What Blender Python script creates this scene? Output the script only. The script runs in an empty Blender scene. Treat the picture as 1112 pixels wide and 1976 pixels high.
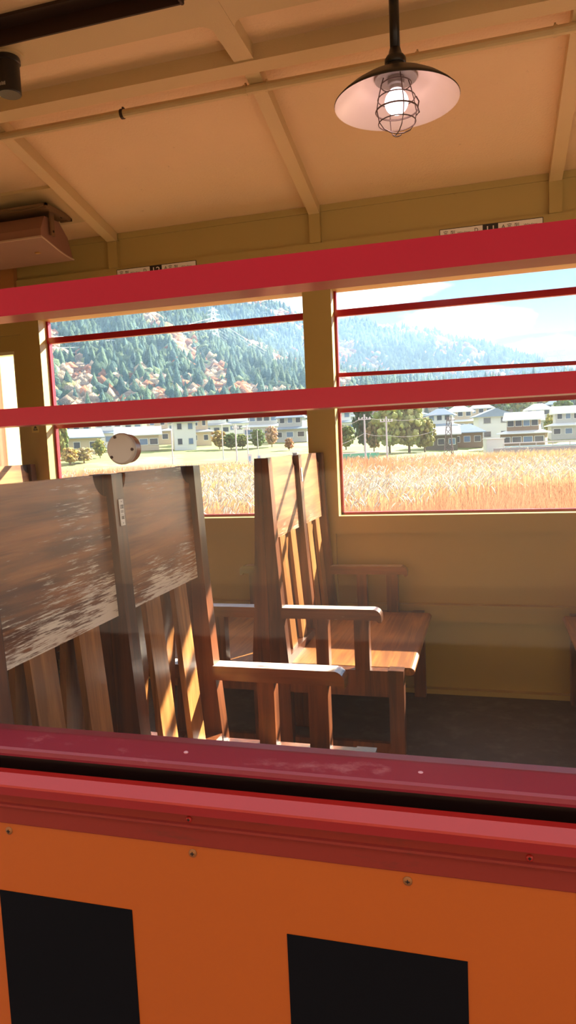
import bpy, bmesh, math, random
import numpy as np
from mathutils import Vector, Matrix
random.seed(7); rng = np.random.default_rng(7)
S = bpy.context.scene
col = S.collection
PI = math.pi

# ------------------------------------------------------------------ camera
YAW, PIT, ROL, F = map(math.radians, (15.915, -5.503, -2.557, 0)); FPX = 1349.63
CAM = Vector((0, -0.9193, 1.2563))
Fv = Vector((-math.sin(YAW)*math.cos(PIT), math.cos(YAW)*math.cos(PIT), math.sin(PIT)))
R0 = Vector((math.cos(YAW), math.sin(YAW), 0)); U0 = R0.cross(Fv)
Rv = math.cos(ROL)*R0 + math.sin(ROL)*U0; Uv = -math.sin(ROL)*R0 + math.cos(ROL)*U0
cd = bpy.data.cameras.new('camera'); cam = bpy.data.objects.new('camera', cd); col.objects.link(cam)
cd.sensor_fit = 'VERTICAL'; cd.sensor_height = 36; cd.lens = FPX/1976*36; cd.clip_start = .02; cd.clip_end = 5000
m = Matrix((Rv, Uv, -Fv)).transposed().to_4x4(); m.translation = CAM; cam.matrix_world = m
S.camera = cam
def bearing(px, py=860):
    d = Fv*FPX + Rv*(px-556) - Uv*(py-988)
    return math.atan2(d.x, d.y), math.atan2(d.z, math.hypot(d.x, d.y))

# ------------------------------------------------------------------ materials
MATS = {}
def mat(name, base, rough=.5, metal=0, vary=.12, nscale=6, bump=0, bscale=60, coat=0, dirt=None, dscale=3, dlo=.55, dhi=.7, stretch=(1,1,1), spec=.5, coord='Object', attr=None, transl=0):
    if name in MATS: return MATS[name]
    M = bpy.data.materials.new(name); M.use_nodes = True; nt = M.node_tree; N = nt.nodes; L = nt.links
    b = N['Principled BSDF']; b.inputs['Roughness'].default_value = rough; b.inputs['Metallic'].default_value = metal
    b.inputs['Coat Weight'].default_value = coat; b.inputs['Coat Roughness'].default_value = .12
    b.inputs['Specular IOR Level'].default_value = spec
    tc = N.new('ShaderNodeTexCoord'); mp = N.new('ShaderNodeMapping'); mp.inputs['Scale'].default_value = stretch
    L.new(tc.outputs[coord], mp.inputs[0])
    nz = N.new('ShaderNodeTexNoise'); nz.inputs['Scale'].default_value = nscale; nz.inputs['Detail'].default_value = 6; L.new(mp.outputs[0], nz.inputs['Vector'])
    mx = N.new('ShaderNodeMix'); mx.data_type = 'RGBA'
    if attr:
        at = N.new('ShaderNodeAttribute'); at.attribute_name = attr
        hs = N.new('ShaderNodeHueSaturation'); L.new(at.outputs['Color'], hs.inputs['Color'])
        mr = N.new('ShaderNodeMapRange'); mr.inputs['To Min'].default_value = 1-vary; mr.inputs['To Max'].default_value = 1+vary
        L.new(nz.outputs[0], mr.inputs[0]); L.new(mr.outputs[0], hs.inputs['Value']); out = hs.outputs[0]
    else:
        mx.inputs[6].default_value = (*[c*(1-vary) for c in base], 1); mx.inputs[7].default_value = (*[min(1, c*(1+vary)) for c in base], 1)
        L.new(nz.outputs[0], mx.inputs[0]); out = mx.outputs[2]
    if dirt:
        n2 = N.new('ShaderNodeTexNoise'); n2.inputs['Scale'].default_value = dscale; n2.inputs['Detail'].default_value = 9; n2.inputs['Roughness'].default_value = .7
        L.new(mp.outputs[0], n2.inputs['Vector'])
        r = N.new('ShaderNodeMapRange'); r.inputs[1].default_value = dlo; r.inputs[2].default_value = dhi; L.new(n2.outputs[0], r.inputs[0])
        m2 = N.new('ShaderNodeMix'); m2.data_type = 'RGBA'; L.new(r.outputs[0], m2.inputs[0]); L.new(out, m2.inputs[6]); m2.inputs[7].default_value = (*dirt, 1); out = m2.outputs[2]
    L.new(out, b.inputs['Base Color'])
    if bump:
        n3 = N.new('ShaderNodeTexNoise'); n3.inputs['Scale'].default_value = bscale; n3.inputs['Detail'].default_value = 3; L.new(tc.outputs[coord], n3.inputs['Vector'])
        bp = N.new('ShaderNodeBump'); bp.inputs['Strength'].default_value = bump; bp.inputs['Distance'].default_value = .002; L.new(n3.outputs[0], bp.inputs['Height']); L.new(bp.outputs[0], b.inputs['Normal'])
    if transl:
        tr = N.new('ShaderNodeBsdfTranslucent'); L.new(out, tr.inputs['Color'])
        ms = N.new('ShaderNodeMixShader'); ms.inputs[0].default_value = transl
        L.new(b.outputs[0], ms.inputs[1]); L.new(tr.outputs[0], ms.inputs[2]); L.new(ms.outputs[0], N['Material Output'].inputs[0])
    MATS[name] = M; return M

def wood(name, dark, light, wear_or_glare=None, grain='Z', lo=.55, hi=.66, rough=.33, coat=.25, bands=None):
    """oak-like stained wood with long grain, optional bare worn patches (painted glare on the armrests)"""
    M = bpy.data.materials.new(name); M.use_nodes = True; nt = M.node_tree; N = nt.nodes; L = nt.links
    b = N['Principled BSDF']
    tc = N.new('ShaderNodeTexCoord'); mp = N.new('ShaderNodeMapping')
    s = {'Z': (38, 38, 2.2), 'Y': (38, 2.2, 38), 'X': (2.2, 38, 38)}[grain]
    mp.inputs['Scale'].default_value = s; L.new(tc.outputs['Object'], mp.inputs[0])
    n = N.new('ShaderNodeTexNoise'); n.inputs['Scale'].default_value = 1; n.inputs['Detail'].default_value = 7; n.inputs['Roughness'].default_value = .6; n.inputs['Distortion'].default_value = .6; L.new(mp.outputs[0], n.inputs['Vector'])
    g = N.new('ShaderNodeTexNoise'); g.inputs['Scale'].default_value = 2.6; g.inputs['Detail'].default_value = 2; L.new(tc.outputs['Object'], g.inputs['Vector'])
    ad = N.new('ShaderNodeMath'); ad.operation = 'ADD'; L.new(n.outputs[0], ad.inputs[0]); L.new(g.outputs[0], ad.inputs[1])
    rp = N.new('ShaderNodeMapRange'); rp.inputs[1].default_value = .82; rp.inputs[2].default_value = 1.2; L.new(ad.outputs[0], rp.inputs[0])
    mx = N.new('ShaderNodeMix'); mx.data_type = 'RGBA'; mx.inputs[6].default_value = (*dark, 1); mx.inputs[7].default_value = (*light, 1); L.new(rp.outputs[0], mx.inputs[0])
    out = mx.outputs[2]; b.inputs['Roughness'].default_value = rough
    b.inputs['Coat Weight'].default_value = coat; b.inputs['Coat Roughness'].default_value = .2
    if wear_or_glare:
        sp = N.new('ShaderNodeSeparateXYZ'); L.new(tc.outputs['Object'], sp.inputs[0])
        # the varnish is rubbed off towards the lower edge of the board where backs lean; armrest tops get painted glare
        zr = N.new('ShaderNodeMapRange'); zr.inputs[1].default_value = bands[0]; zr.inputs[2].default_value = bands[1]; zr.inputs[3].default_value = bands[2]; zr.inputs[4].default_value = 0; L.new(sp.outputs[2], zr.inputs[0])
        ws = N.new('ShaderNodeMapping'); ws.inputs['Scale'].default_value = {'Z': (150, 150, 8), 'Y': (150, 8, 150), 'X': (8, 150, 150)}[grain]; L.new(tc.outputs['Object'], ws.inputs[0])
        w = N.new('ShaderNodeTexNoise'); w.inputs['Scale'].default_value = 1.6; w.inputs['Detail'].default_value = 8; w.inputs['Roughness'].default_value = .75; L.new(ws.outputs[0], w.inputs['Vector'])
        w2 = N.new('ShaderNodeTexNoise'); w2.inputs['Scale'].default_value = 4.5; w2.inputs['Detail'].default_value = 3; L.new(tc.outputs['Object'], w2.inputs['Vector'])
        a1 = N.new('ShaderNodeMath'); a1.operation = 'MULTIPLY_ADD'; L.new(w2.outputs[0], a1.inputs[0]); a1.inputs[1].default_value = .75; wm = N.new('ShaderNodeMath'); wm.operation = 'MULTIPLY'; wm.inputs[1].default_value = 1.35; L.new(w.outputs[0], wm.inputs[0]); L.new(wm.outputs[0], a1.inputs[2])
        a2 = N.new('ShaderNodeMath'); a2.operation = 'ADD'; L.new(a1.outputs[0], a2.inputs[0]); L.new(zr.outputs[0], a2.inputs[1])
        wr = N.new('ShaderNodeMapRange'); wr.inputs[1].default_value = lo+.65; wr.inputs[2].default_value = hi+.65; L.new(a2.outputs[0], wr.inputs[0])
        m2 = N.new('ShaderNodeMix'); m2.data_type = 'RGBA'; L.new(wr.outputs[0], m2.inputs[0]); L.new(out, m2.inputs[6]); m2.inputs[7].default_value = (*wear_or_glare, 1); out = m2.outputs[2]
        rr = N.new('ShaderNodeMapRange'); rr.inputs[3].default_value = rough; rr.inputs[4].default_value = .75; L.new(wr.outputs[0], rr.inputs[0]); L.new(rr.outputs[0], b.inputs['Roughness'])
    L.new(out, b.inputs['Base Color'])
    bp = N.new('ShaderNodeBump'); bp.inputs['Strength'].default_value = .35; bp.inputs['Distance'].default_value = .0015; L.new(n.outputs[0], bp.inputs['Height']); L.new(bp.outputs[0], b.inputs['Normal'])
    return M

def glass(name, dust=.04, dcol=(.8, .8, .8), refl=1.0):
    M = bpy.data.materials.new(name); M.use_nodes = True; nt = M.node_tree; N = nt.nodes; L = nt.links
    N.remove(N['Principled BSDF'])
    fr = N.new('ShaderNodeFresnel'); gm = N.new('ShaderNodeNewGeometry'); io = N.new('ShaderNodeMapRange'); io.inputs[3].default_value = 1.45; io.inputs[4].default_value = 1/1.45; L.new(gm.outputs['Backfacing'], io.inputs[0]); L.new(io.outputs[0], fr.inputs[0])
    ml = N.new('ShaderNodeMath'); ml.operation = 'MULTIPLY'; ml.inputs[1].default_value = refl; L.new(fr.outputs[0], ml.inputs[0])
    tr = N.new('ShaderNodeBsdfTransparent'); tr.inputs[0].default_value = (.97, .98, .975, 1)
    gl = N.new('ShaderNodeBsdfGlossy'); gl.inputs['Roughness'].default_value = .02
    a = N.new('ShaderNodeMixShader'); L.new(ml.outputs[0], a.inputs[0]); L.new(tr.outputs[0], a.inputs[1]); L.new(gl.outputs[0], a.inputs[2])
    df = N.new('ShaderNodeBsdfDiffuse'); df.inputs[0].default_value = (*dcol, 1)
    tl = N.new('ShaderNodeBsdfTranslucent'); tl.inputs[0].default_value = (*dcol, 1)
    c = N.new('ShaderNodeMixShader'); L.new(df.outputs[0], c.inputs[1]); L.new(tl.outputs[0], c.inputs[2])
    tc = N.new('ShaderNodeTexCoord'); nz = N.new('ShaderNodeTexNoise'); nz.inputs['Scale'].default_value = 2.2; nz.inputs['Detail'].default_value = 5; L.new(tc.outputs['Object'], nz.inputs['Vector'])
    mr = N.new('ShaderNodeMapRange'); mr.inputs[1].default_value = .3; mr.inputs[2].default_value = .7; mr.inputs[3].default_value = dust*.5; mr.inputs[4].default_value = dust*1.5; L.new(nz.outputs[0], mr.inputs[0])
    o = N.new('ShaderNodeMixShader'); L.new(mr.outputs[0], o.inputs[0]); L.new(a.outputs[0], o.inputs[1]); L.new(c.outputs[0], o.inputs[2])
    L.new(o.outputs[0], N['Material Output'].inputs[0]); return M

cream = mat('olive_cream_paint', (.43, .325, .115), .38, vary=.06, nscale=3, bump=.12, bscale=120, dirt=(.27, .19, .06), dscale=14, dlo=.66, dhi=.8)
ceilp = mat('ceiling_paint', (.82, .60, .36), .38, vary=.05, nscale=4, bump=.9, bscale=110, dirt=(.42, .27, .13), dscale=22, dlo=.66, dhi=.8)
beamp = mat('beam_paint', (.66, .50, .26), .36, vary=.05, nscale=4, bump=.35, bscale=200)
darkbrown = mat('dark_brown_paint', (.035, .016, .010), .6)
red = mat('glossy_red_paint', (.37, .006, .022), .3, vary=.08, nscale=5, coat=.15)
redtrim = mat('exterior_red_paint', (.38, .012, .008), .42, vary=.08, nscale=8, coat=.0, dirt=(.22, .03, .015), dscale=9, dlo=.62, dhi=.8)
crimson = mat('worn_crimson_paint', (.23, .014, .03), .4, vary=.1, nscale=8, dirt=(.45, .17, .17), dscale=16, dlo=.60, dhi=.80, coat=.1, stretch=(.5, 1, 1))
orange = mat('orange_body_paint', (.46, .092, .002), .45, vary=.035, nscale=3, dirt=(.50, .09, .01), dscale=30, dlo=.74, dhi=.80, bump=.05, bscale=90)
black = mat('black_body_paint', (.006, .006, .008), .7, vary=.1, spec=.05)
rubber = mat('black_rubber', (.018, .012, .011), .6)
steel = mat('screw_steel', (.32, .12, .03), .45, metal=.3)
floorm = mat('worn_dark_floor', (.085, .064, .056), .6, vary=.25, nscale=20, dirt=(.15, .125, .11), dscale=9, dlo=.5, dhi=.75)
platm = mat('platform_concrete', (.24, .21, .18), .9, vary=.1, nscale=4)
enamel_b = mat('black_enamel', (.02, .018, .017), .35)
enamel_w = mat('white_enamel', (.82, .66, .60), .3)
wirem = mat('rusty_wire', (.09, .055, .045), .5, metal=.4)
spk = mat('brown_speaker_cloth', (.25, .145, .095), .6, vary=.08, nscale=9, bump=.3, bscale=400)
spk2 = mat('brown_speaker_shell', (.28, .14, .095), .45, vary=.05)
edge = mat('pale_speaker_edge', (.55, .42, .30), .4)
white = mat('white_label', (.82, .80, .76), .4, vary=.02)
ink = mat('black_ink', (.015, .015, .015), .5)
knobm = mat('beige_plastic', (.38, .33, .27), .4, vary=.03)
W_N = dict(dark=(.085, .026, .012), light=(.27, .085, .03))
w_frame = wood('stained_wood_upright', (.052, .015, .006), (.19, .056, .017), grain='Z', rough=.34)
w_panel = wood('stained_wood_backboard', (.10, .03, .010), (.40, .155, .05), wear_or_glare=(.76, .68, .57), grain='Y', lo=.56, hi=.68, bands=(.88, 1.04, .36), rough=.42)
w_slat = wood('stained_wood_slat', (.20, .08, .022), (.50, .22, .065), wear_or_glare=(.62, .46, .28), grain='Z', lo=.66, hi=.80, bands=(.44, .95, .04))
w_seat = wood('stained_wood_seat', (.19, .058, .010), (.48, .18, .032), grain='Y', rough=.42)
w_arm = wood('stained_wood_armrest', (.075, .022, .010), (.20, .062, .022), wear_or_glare=(.60, .50, .43), grain='X', lo=.62, hi=.74, bands=(.6476, .6462, .42), rough=.3, coat=1)  # pale tops are window glare and strong sun painted into the colour
w_bracket = wood('dark_wood_bracket', (.030, .012, .007), (.085, .033, .017), grain='Z', rough=.5)
g_near = glass('dusty_window_glass', .010, refl=.4)
g_far = glass('clear_window_glass', .012)

# ------------------------------------------------------------------ mesh helpers
def tag(o, label=None, cat=None, group=None, kind=None):
    if label: o['label'] = label
    if cat: o['category'] = cat
    if group: o['group'] = group
    if kind: o['kind'] = kind
    return o
def obj(name, bm, m, parent=None, bevel=0, smooth=False, loc=None):
    if bevel: bmesh.ops.bevel(bm, geom=[e for e in bm.edges if len(e.link_faces) == 2 and e.calc_face_angle(0) > .5], offset=bevel, segments=2, affect='EDGES', profile=.6)
    bmesh.ops.recalc_face_normals(bm, faces=bm.faces)
    me = bpy.data.meshes.new(name); bm.to_mesh(me); bm.free()
    for mm in (m if isinstance(m, (list, tuple)) else [m]): me.materials.append(mm)
    if smooth: me.polygons.foreach_set('use_smooth', [True]*len(me.polygons))
    o = bpy.data.objects.new(name, me); col.objects.link(o)
    if loc is not None: o.location = loc
    if parent: o.parent = parent
    return o
def empty(name, loc=(0, 0, 0), rz=0):
    o = bpy.data.objects.new(name, None); col.objects.link(o); o.location = loc; o.rotation_euler = (0, 0, rz); o.empty_display_size = .1; return o
def prism(bm, poly, axis, a, b, mi=0):
    """poly in the two other axes (order x,y,z minus axis) extruded from a to b"""
    def P(p, t):
        return {'x': (t, p[0], p[1]), 'y': (p[0], t, p[1]), 'z': (p[0], p[1], t)}[axis]
    v1 = [bm.verts.new(P(p, a)) for p in poly]; v2 = [bm.verts.new(P(p, b)) for p in poly]
    n = len(poly); fs = [bm.faces.new(v1), bm.faces.new(v2)]
    for i in range(n): fs.append(bm.faces.new((v1[i], v1[(i+1) % n], v2[(i+1) % n], v2[i])))
    for f in fs: f.material_index = mi
    return fs
def box(bm, x0, x1, y0, y1, z0, z1, mi=0): return prism(bm, [(x0, z0), (x1, z0), (x1, z1), (x0, z1)], 'y', y0, y1, mi)
def B(*a, mi=0):
    bm = bmesh.new(); box(bm, *a, mi=mi); return bm
def tube(bm, pts, r, n=8, closed=False, mi=0):
    pts = [Vector(p) for p in pts]; rings = []; up = Vector((0, 0, 1))
    for i, p in enumerate(pts):
        if closed: t = (pts[(i+1) % len(pts)]-pts[i-1]).normalized()
        else: t = (pts[min(i+1, len(pts)-1)]-pts[max(i-1, 0)]).normalized()
        u = up if abs(t.dot(up)) < .9 else Vector((1, 0, 0))
        a = t.cross(u).normalized(); b = t.cross(a)
        rr = r[i] if isinstance(r, (list, tuple)) else r
        rings.append([bm.verts.new(p+a*rr*math.cos(2*PI*k/n)+b*rr*math.sin(2*PI*k/n)) for k in range(n)])
    m_ = len(rings)
    for i in range(m_ if closed else m_-1):
        A, Bq = rings[i], rings[(i+1) % m_]
        for k in range(n): bm.faces.new((A[k], A[(k+1) % n], Bq[(k+1) % n], Bq[k])).material_index = mi
    if not closed: bm.faces.new(rings[0][::-1]).material_index = mi; bm.faces.new(rings[-1]).material_index = mi
def lathe(bm, prof, c=(0, 0, 0), n=48, mi=0, axis='z'):
    rings = []
    for r, z in prof:
        ring = []
        for k in range(n):
            a = 2*PI*k/n; p = (r*math.cos(a), r*math.sin(a), z)
            if axis == 'y': p = (p[0], z, p[1])
            ring.append(bm.verts.new((c[0]+p[0], c[1]+p[1], c[2]+p[2])))
        rings.append(ring)
    for i in range(len(rings)-1):
        for k in range(n): bm.faces.new((rings[i][k], rings[i][(k+1) % n], rings[i+1][(k+1) % n], rings[i+1][k])).material_index = mi
    return rings
def struct(name, bm, m, bevel=0, parent=None):
    o = obj(name, bm, m, parent, bevel)
    if not parent: tag(o, kind='structure')
    return o
def copy_tree(o, parent=None):
    c = o.copy(); col.objects.link(c); c.parent = parent
    for ch in o.children: copy_tree(ch, c)
    return c
FONT = None
def text(name, s, size, m, parent, loc, rot, ext=.0004, sx=1):
    cu = bpy.data.curves.new(name, 'FONT'); cu.body = s; cu.size = size; cu.extrude = ext; cu.align_x = 'CENTER'; cu.align_y = 'CENTER'
    t = bpy.data.objects.new(name, cu); col.objects.link(t)
    dg = bpy.context.evaluated_depsgraph_get(); me = bpy.data.meshes.new_from_object(t.evaluated_get(dg)); bpy.data.objects.remove(t)
    me.materials.clear(); me.materials.append(m); me.transform(Matrix.Diagonal((sx, 1, 1, 1)))
    o = bpy.data.objects.new(name, me); col.objects.link(o); o.location = loc; o.rotation_euler = rot; o.parent = parent; return o

# ------------------------------------------------------------------ the carriage shell
X0, X1 = -4.2, 4.2
YW = 2.5                       # inner face of the far wall
struct('floor', B(X0, X1, -.02, YW+.02, -.06, 0), floorm)
bm = bmesh.new()
# far wall: lower panelling, pillars, header, frieze (all one wall)
PIL = [(-3.60, -3.46), (-2.474, -2.355), (-.854, -.711), (.79, .93), (2.44, 2.58)]
box(bm, X0, X1, YW+.024, YW+.11, -.06, .80)             # recessed lower panel
box(bm, X0, X1, YW-.0, YW+.11, .80, .888)                # sill rail
box(bm, X0, X1, YW-.004, YW+.024, .362, .44)             # dado strip
box(bm, X0, X1, YW-.012, YW+.024, .434, .447)
box(bm, X0, X1, YW-.012, YW+.024, .0, .024)
for a, b in PIL:
    box(bm, a, b, YW, YW+.11, .888, 2.0)
    if a > -3: box(bm, a+.02 if a < -2 else a, b-.02, YW, YW+.024, .446, .80)
box(bm, X0, -3.60, YW, YW+.11, .888, 2.0)
box(bm, -3.46, -2.474, YW, YW+.11, 1.93, 2.0)
box(bm, X0, X1, YW-.0, YW+.11, 2.0, 2.222)               # header
box(bm, X0, X1, YW+.018, YW+.11, 2.222, 2.37)            # frieze
box(bm, X0, X1, YW+.012, YW+.11, 2.37, 2.42)
for i in range(-2, 4):                                   # stubs under the rafters
    xc = -.775+1.0915*i
    box(bm, xc-.027, xc+.027, YW-.012, YW+.03, 2.222, 2.362)
for a, b in [(2.58, X1)]: box(bm, a+1.3, b, YW, YW+.11, .888, 2.0)
struct('wall_far', bm, cream, .0016)
bm = bmesh.new()
# near wall (same construction, seen from outside)
YE = -.10
box(bm, X0, X1, YE+.006, -.02, -.06, .765)
box(bm, X0, -.86, YE+.006, -.02, .765, 2.0); box(bm, .86, .93, YE+.006, -.02, .765, 2.0); box(bm, 2.6, X1, YE+.006, -.02, .765, 2.0)
box(bm, X0, X1, YE+.006, -.02, 2.0, 2.42)
struct('wall_near', bm, cream)
bm = bmesh.new(); box(bm, X0-.08, X0, YE, YW+.11, -.06, 2.7); struct('wall_left', bm, cream)
bm = bmesh.new(); box(bm, X1, X1+.08, YE, YW+.11, -.06, 2.7); struct('wall_right', bm, cream)

# ceiling boards: sloping sides, flat middle
SL = .246; YA, YB = 1.575, .84
def zc(y): return 2.40+SL*(2.5-y)
bm = bmesh.new()
pl = [(YW+.11, 2.40), (YW, 2.40), (YA, zc(YA)), (YA-.03, 2.622), (YB+.03, 2.622), (YB, zc(YA)), (-.02, 2.40), (YE, 2.40), (YE, 2.46), (YB, 2.72), (YA, 2.72), (YW+.11, 2.46)]
prism(bm, pl, 'x', X0, X1)
struct('ceiling', bm, ceilp)
# ribs: rafters
for i in range(-2, 4):
    xc = -.775+1.0915*i
    bm = bmesh.new()
    hw = .027
    prism(bm, [(YW+.0, 2.352), (YW, 2.402), (YA, zc(YA)+.004), (YA, zc(YA)-.052)], 'x', xc-hw, xc+hw)
    prism(bm, [(YA+.01, 2.573), (YA+.01, 2.64), (YB-.01, 2.64), (YB-.01, 2.573)], 'x', xc-hw-.008, xc+hw+.008)
    prism(bm, [(-.02, 2.352), (-.02, 2.402), (YB, zc(YA)+.004), (YB, zc(YA)-.052)], 'x', xc-hw, xc+hw)
    tag(obj('roof_rib', bm, beamp, None, .003), kind='structure').name = 'trim_%d' % (i+3)
# lengthwise beams
for n, (a, b) in enumerate([(1.50, 1.578), (.837, .915)]):
    struct('trim_%d' % (10+n), B(X0, X1, a, b, 2.568, 2.63), beamp, .004)
bm = bmesh.new(); box(bm, X0, X1, 1.135, 1.272, 2.575, 2.63)
# rounded corners where the ridge board meets the ribs
for i in range(-2, 4):
    xc = -.775+1.0915*i
    for sx in (-1, 1):
        q = [(xc+sx*.03, 1.27)]+[(xc+sx*(.035+.05-.05*math.cos(t)), 1.27+.05-.05*math.sin(t)) for t in [k*PI/2/6 for k in range(7)]]+[(xc+sx*.085, 1.27)]
        prism(bm, q[:-1], 'z', 2.5752, 2.6)
struct('trim_12', bm, beamp, .002)
# ventilator recess along the roof, left part: its shade painted as dark brown strips
bm = bmesh.new(); box(bm, -3.0, -.835, 1.128, 1.1345, 2.565, 2.622); box(bm, -3.0, -.835, 1.075, 1.128, 2.612, 2.6225); box(bm, -.842, -.835, .92, 1.13, 2.56, 2.622)
struct('trim_13', bm, darkbrown)
# conduit pipe clipped along the beam
bm = bmesh.new(); tube(bm, [(X0, 1.640, 2.547), (X1, 1.640, 2.547)], .0155, 12)
cp = tag(obj('conduit_pipe', bm, beamp), 'cream painted conduit pipe running lengthwise under the ceiling rafters', 'pipe')
for xx in (-2.9, -1.32, -.82, -.74, -.2, .24, .33, 1.4):
    bm = bmesh.new(); tube(bm, [(xx-.006, 1.640, 2.547), (xx+.006, 1.640, 2.547)], .018, 12); box(bm, xx-.003, xx+.003, 1.643, 1.657, 2.552, 2.60 if abs(xx) > 5 else 2.575)
    obj('pipe_clip', bm, beamp if xx > -1 else darkbrown, cp)
# frieze crack lines / lamp wiring are omitted; roof top outside
# ------------------------------------------------------------------ far windows
def far_window(n, xa, xb, upper_bar):
    fr = bmesh.new(); y0, y1 = 2.572, 2.597
    box(fr, xa, xa+.012, y0, y1, .888, 2.0); box(fr, xb-.012, xb, y0, y1, .888, 2.0)
    box(fr, xa, xb, y0, y1, .888, .9)
    w = obj('window_%d' % n, fr, red, None, .002); tag(w, kind='structure')
    r = bmesh.new(); box(r, xa+.0, xb-.0, y0-.004, y1-.004, 1.877, 1.909); obj('rail', r, red, w, .003)
    r = bmesh.new(); box(r, xa+.012, xb-.012, y0+.004, y1-.002, 1.404, 1.432); obj('rail', r, red, w, .003)
    if upper_bar:
        r = bmesh.new(); prism(r, [(xa+.012, 1.581), (xb-.012, 1.553), (xb-.012, 1.571), (xa+.012, 1.600)], 'y', y0-.008, y0+.008); obj('rail', r, red, w, .002)
    r = bmesh.new(); box(r, xa+.012, xb-.012, 2.588, 2.589, .9, 1.404); obj('pane', r, g_far, w)
    return w
far_window(1, -2.355, -.854, False)
far_window(2, -.711, .79, True)
far_window(3, .93, 2.44, False)
# end opening behind the left pillar: cream framed sash with blind
fr = bmesh.new()
for a in ((-3.46, -3.40, .888, 1.93), (-2.53, -2.474, .888, 1.93), (-3.40, -2.53, 1.845, 1.93), (-3.40, -2.53, .888, .95)):
    box(fr, a[0], a[1], 2.51, 2.56, a[2], a[3])
w4 = tag(obj('window_4', fr, cream, None, .002), kind='structure')
fr = bmesh.new()
for a in ((-2.545, -2.53, .95, 1.845), (-3.40, -3.385, .95, 1.845), (-3.385, -2.545, 1.828, 1.845)): box(fr, a[0], a[1], 2.52, 2.575, a[2], a[3])
obj('sash', fr, mat('pale_sash_paint', (.62, .56, .36), .4), w4)
def folds(xa, xb, n, y, amp, z0, z1):
    bm = bmesh.new(); N_ = n*8; ps = [(xa+(xb-xa)*k/N_, y+amp*math.sin(2*PI*n*k/N_)) for k in range(N_+1)]
    poly = ps+[(p[0], p[1]+.003) for p in ps[::-1]]; prism(bm, poly, 'z', z0, z1); return bm
cur = tag(obj('cream_curtain', folds(-2.70, -2.53, 2, 2.60, .004, .93, 1.85), mat('cream_cloth', (.88, .82, .60), .9, transl=.7, vary=.03)), 'cream curtain strip hanging in the narrow end window behind the left bench', 'curtain')
cur2 = tag(obj('pink_curtain', folds(-3.38, -2.70, 9, 2.605, .01, .93, 1.85), mat('pink_cloth', (.85, .55, .45), .9, transl=.5, vary=.03)), 'faded pink curtain at the far left edge behind the bench', 'curtain')

# ------------------------------------------------------------------ near window and body side
XL, XR = -.86, .86
bm = bmesh.new()       # bottom rail of the sash: small face, bright arris, broad sloped top
prism(bm, [(-.088, .822), (-.089, .826), (-.0885, .832), (-.086, .835), (-.046, .8435), (-.030, .8435), (-.030, .80), (-.05, .80), (-.05, .822)], 'x', XL, XR)
w0 = tag(obj('window_5', bm, crimson, None, .0018), kind='structure')
bm = bmesh.new(); box(bm, XL, XR, -.087, -.047, 1.2985, 1.3225); obj('rail', bm, red, w0, .004)
bm = bmesh.new(); box(bm, XL, XR, -.090, -.044, 1.446, 1.482); obj('rail', bm, red, w0, .006)
for a, b in ((XL, XL+.03), (XR-.03, XR)):
    bm = bmesh.new(); box(bm, a, b, -.088, -.045, .8435, 2.0); obj('stile', bm, red, w0, .003)
bm = bmesh.new(); box(bm, XL+.03, XR-.03, -.0500, -.0485, .838, 1.31); obj('pane', bm, g_near, w0)
bm = bmesh.new(); box(bm, XL, XR, -.064, -.03, .760, .8215); obj('seal', bm, rubber, w0)
for px_, z_ in ((-.405, .8405), (-.085, .8395)):       # two paint blobs / screw heads on the rail
    bm = bmesh.new(); bmesh.ops.create_icosphere(bm, subdivisions=2, radius=.0028, matrix=Matrix.Translation((px_, -.0665, z_-.001)) @ Matrix.Diagonal((1.3, 1, .7, 1)))
    obj('screw', bm, mat('pink_screw', (.6, .3, .34), .3), w0, smooth=True)
# belt moulding and red band
bm = bmesh.new()
prism(bm, [(-.06, .783), (-.09, .804), (-.103, .8045), (-.1165, .793), (-.1172, .790), (-.1085, .773), (-.104, .7705), (-.10, .768), (-.094, .768), (-.06, .768)][::-1], 'x', X0, X1)
struct('trim_20', bm, redtrim, .0008)
bm = bmesh.new()
prism(bm, [(-.09, .769), (-.1015, .769), (-.1015, .758), (-.105, .7565), (-.106, .754), (-.105, .752), (-.102, .751), (-.102, .727), (-.101, .7255), (-.09, .7255)], 'x', X0, X1)
struct('trim_21', bm, mat('faded_red_paint', (.24, .022, .013), .6, vary=.15, nscale=10, dirt=(.10, .03, .015), dscale=12, dlo=.58, dhi=.76, stretch=(.3, 1, 1), spec=.3))
bm = bmesh.new()
for a_ in ((X0, -.87, .81, 2.0), (.87, .93, .81, 2.0), (2.6, X1, .81, 2.0), (X0, X1, 2.0, 2.42)): box(bm, a_[0], a_[1], YE, YE+.0055, a_[2], a_[3])
struct('trim_22', bm, redtrim)
body = struct('wall_outside', B(X0, X1, YE, YE+.006, -.3, .7265), orange, .001)
stripes = [(-.7035, -.486), (-.2605, -.031)]
st = []
for a, b in [(-.7035-.2155*2-.012, -.7035-.2155-.012), (-.7035, -.486), (-.2605, -.031), (.195, .42)]:
    st.append((a, b))
for a, b in st:
    bm = bmesh.new(); box(bm, a, b, YE-.0012, YE+.001, -.3, .619); 
    tag(obj('trim_3%d' % st.index((a, b)), bm, black), kind='structure')
def screw(x, z, y=YE, r=.0058):
    e = empty('screw', (x, y, z))
    bm = bmesh.new(); rr = lathe(bm, [(r, .0005), (r, -.0012), (r*.75, -.0022), (.0001, -.0026)], n=20, axis='y'); obj('head', bm, steel if z < .73 else redtrim, e, smooth=True)
    bm = bmesh.new(); box(bm, -r*.45, r*.45, -.0032, -.0024, -.0007, .0007); box(bm, -.0007, .0007, -.0032, -.0024, -r*.45, r*.45); obj('cross_slot', bm, darkbrown, e)
    return e
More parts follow.
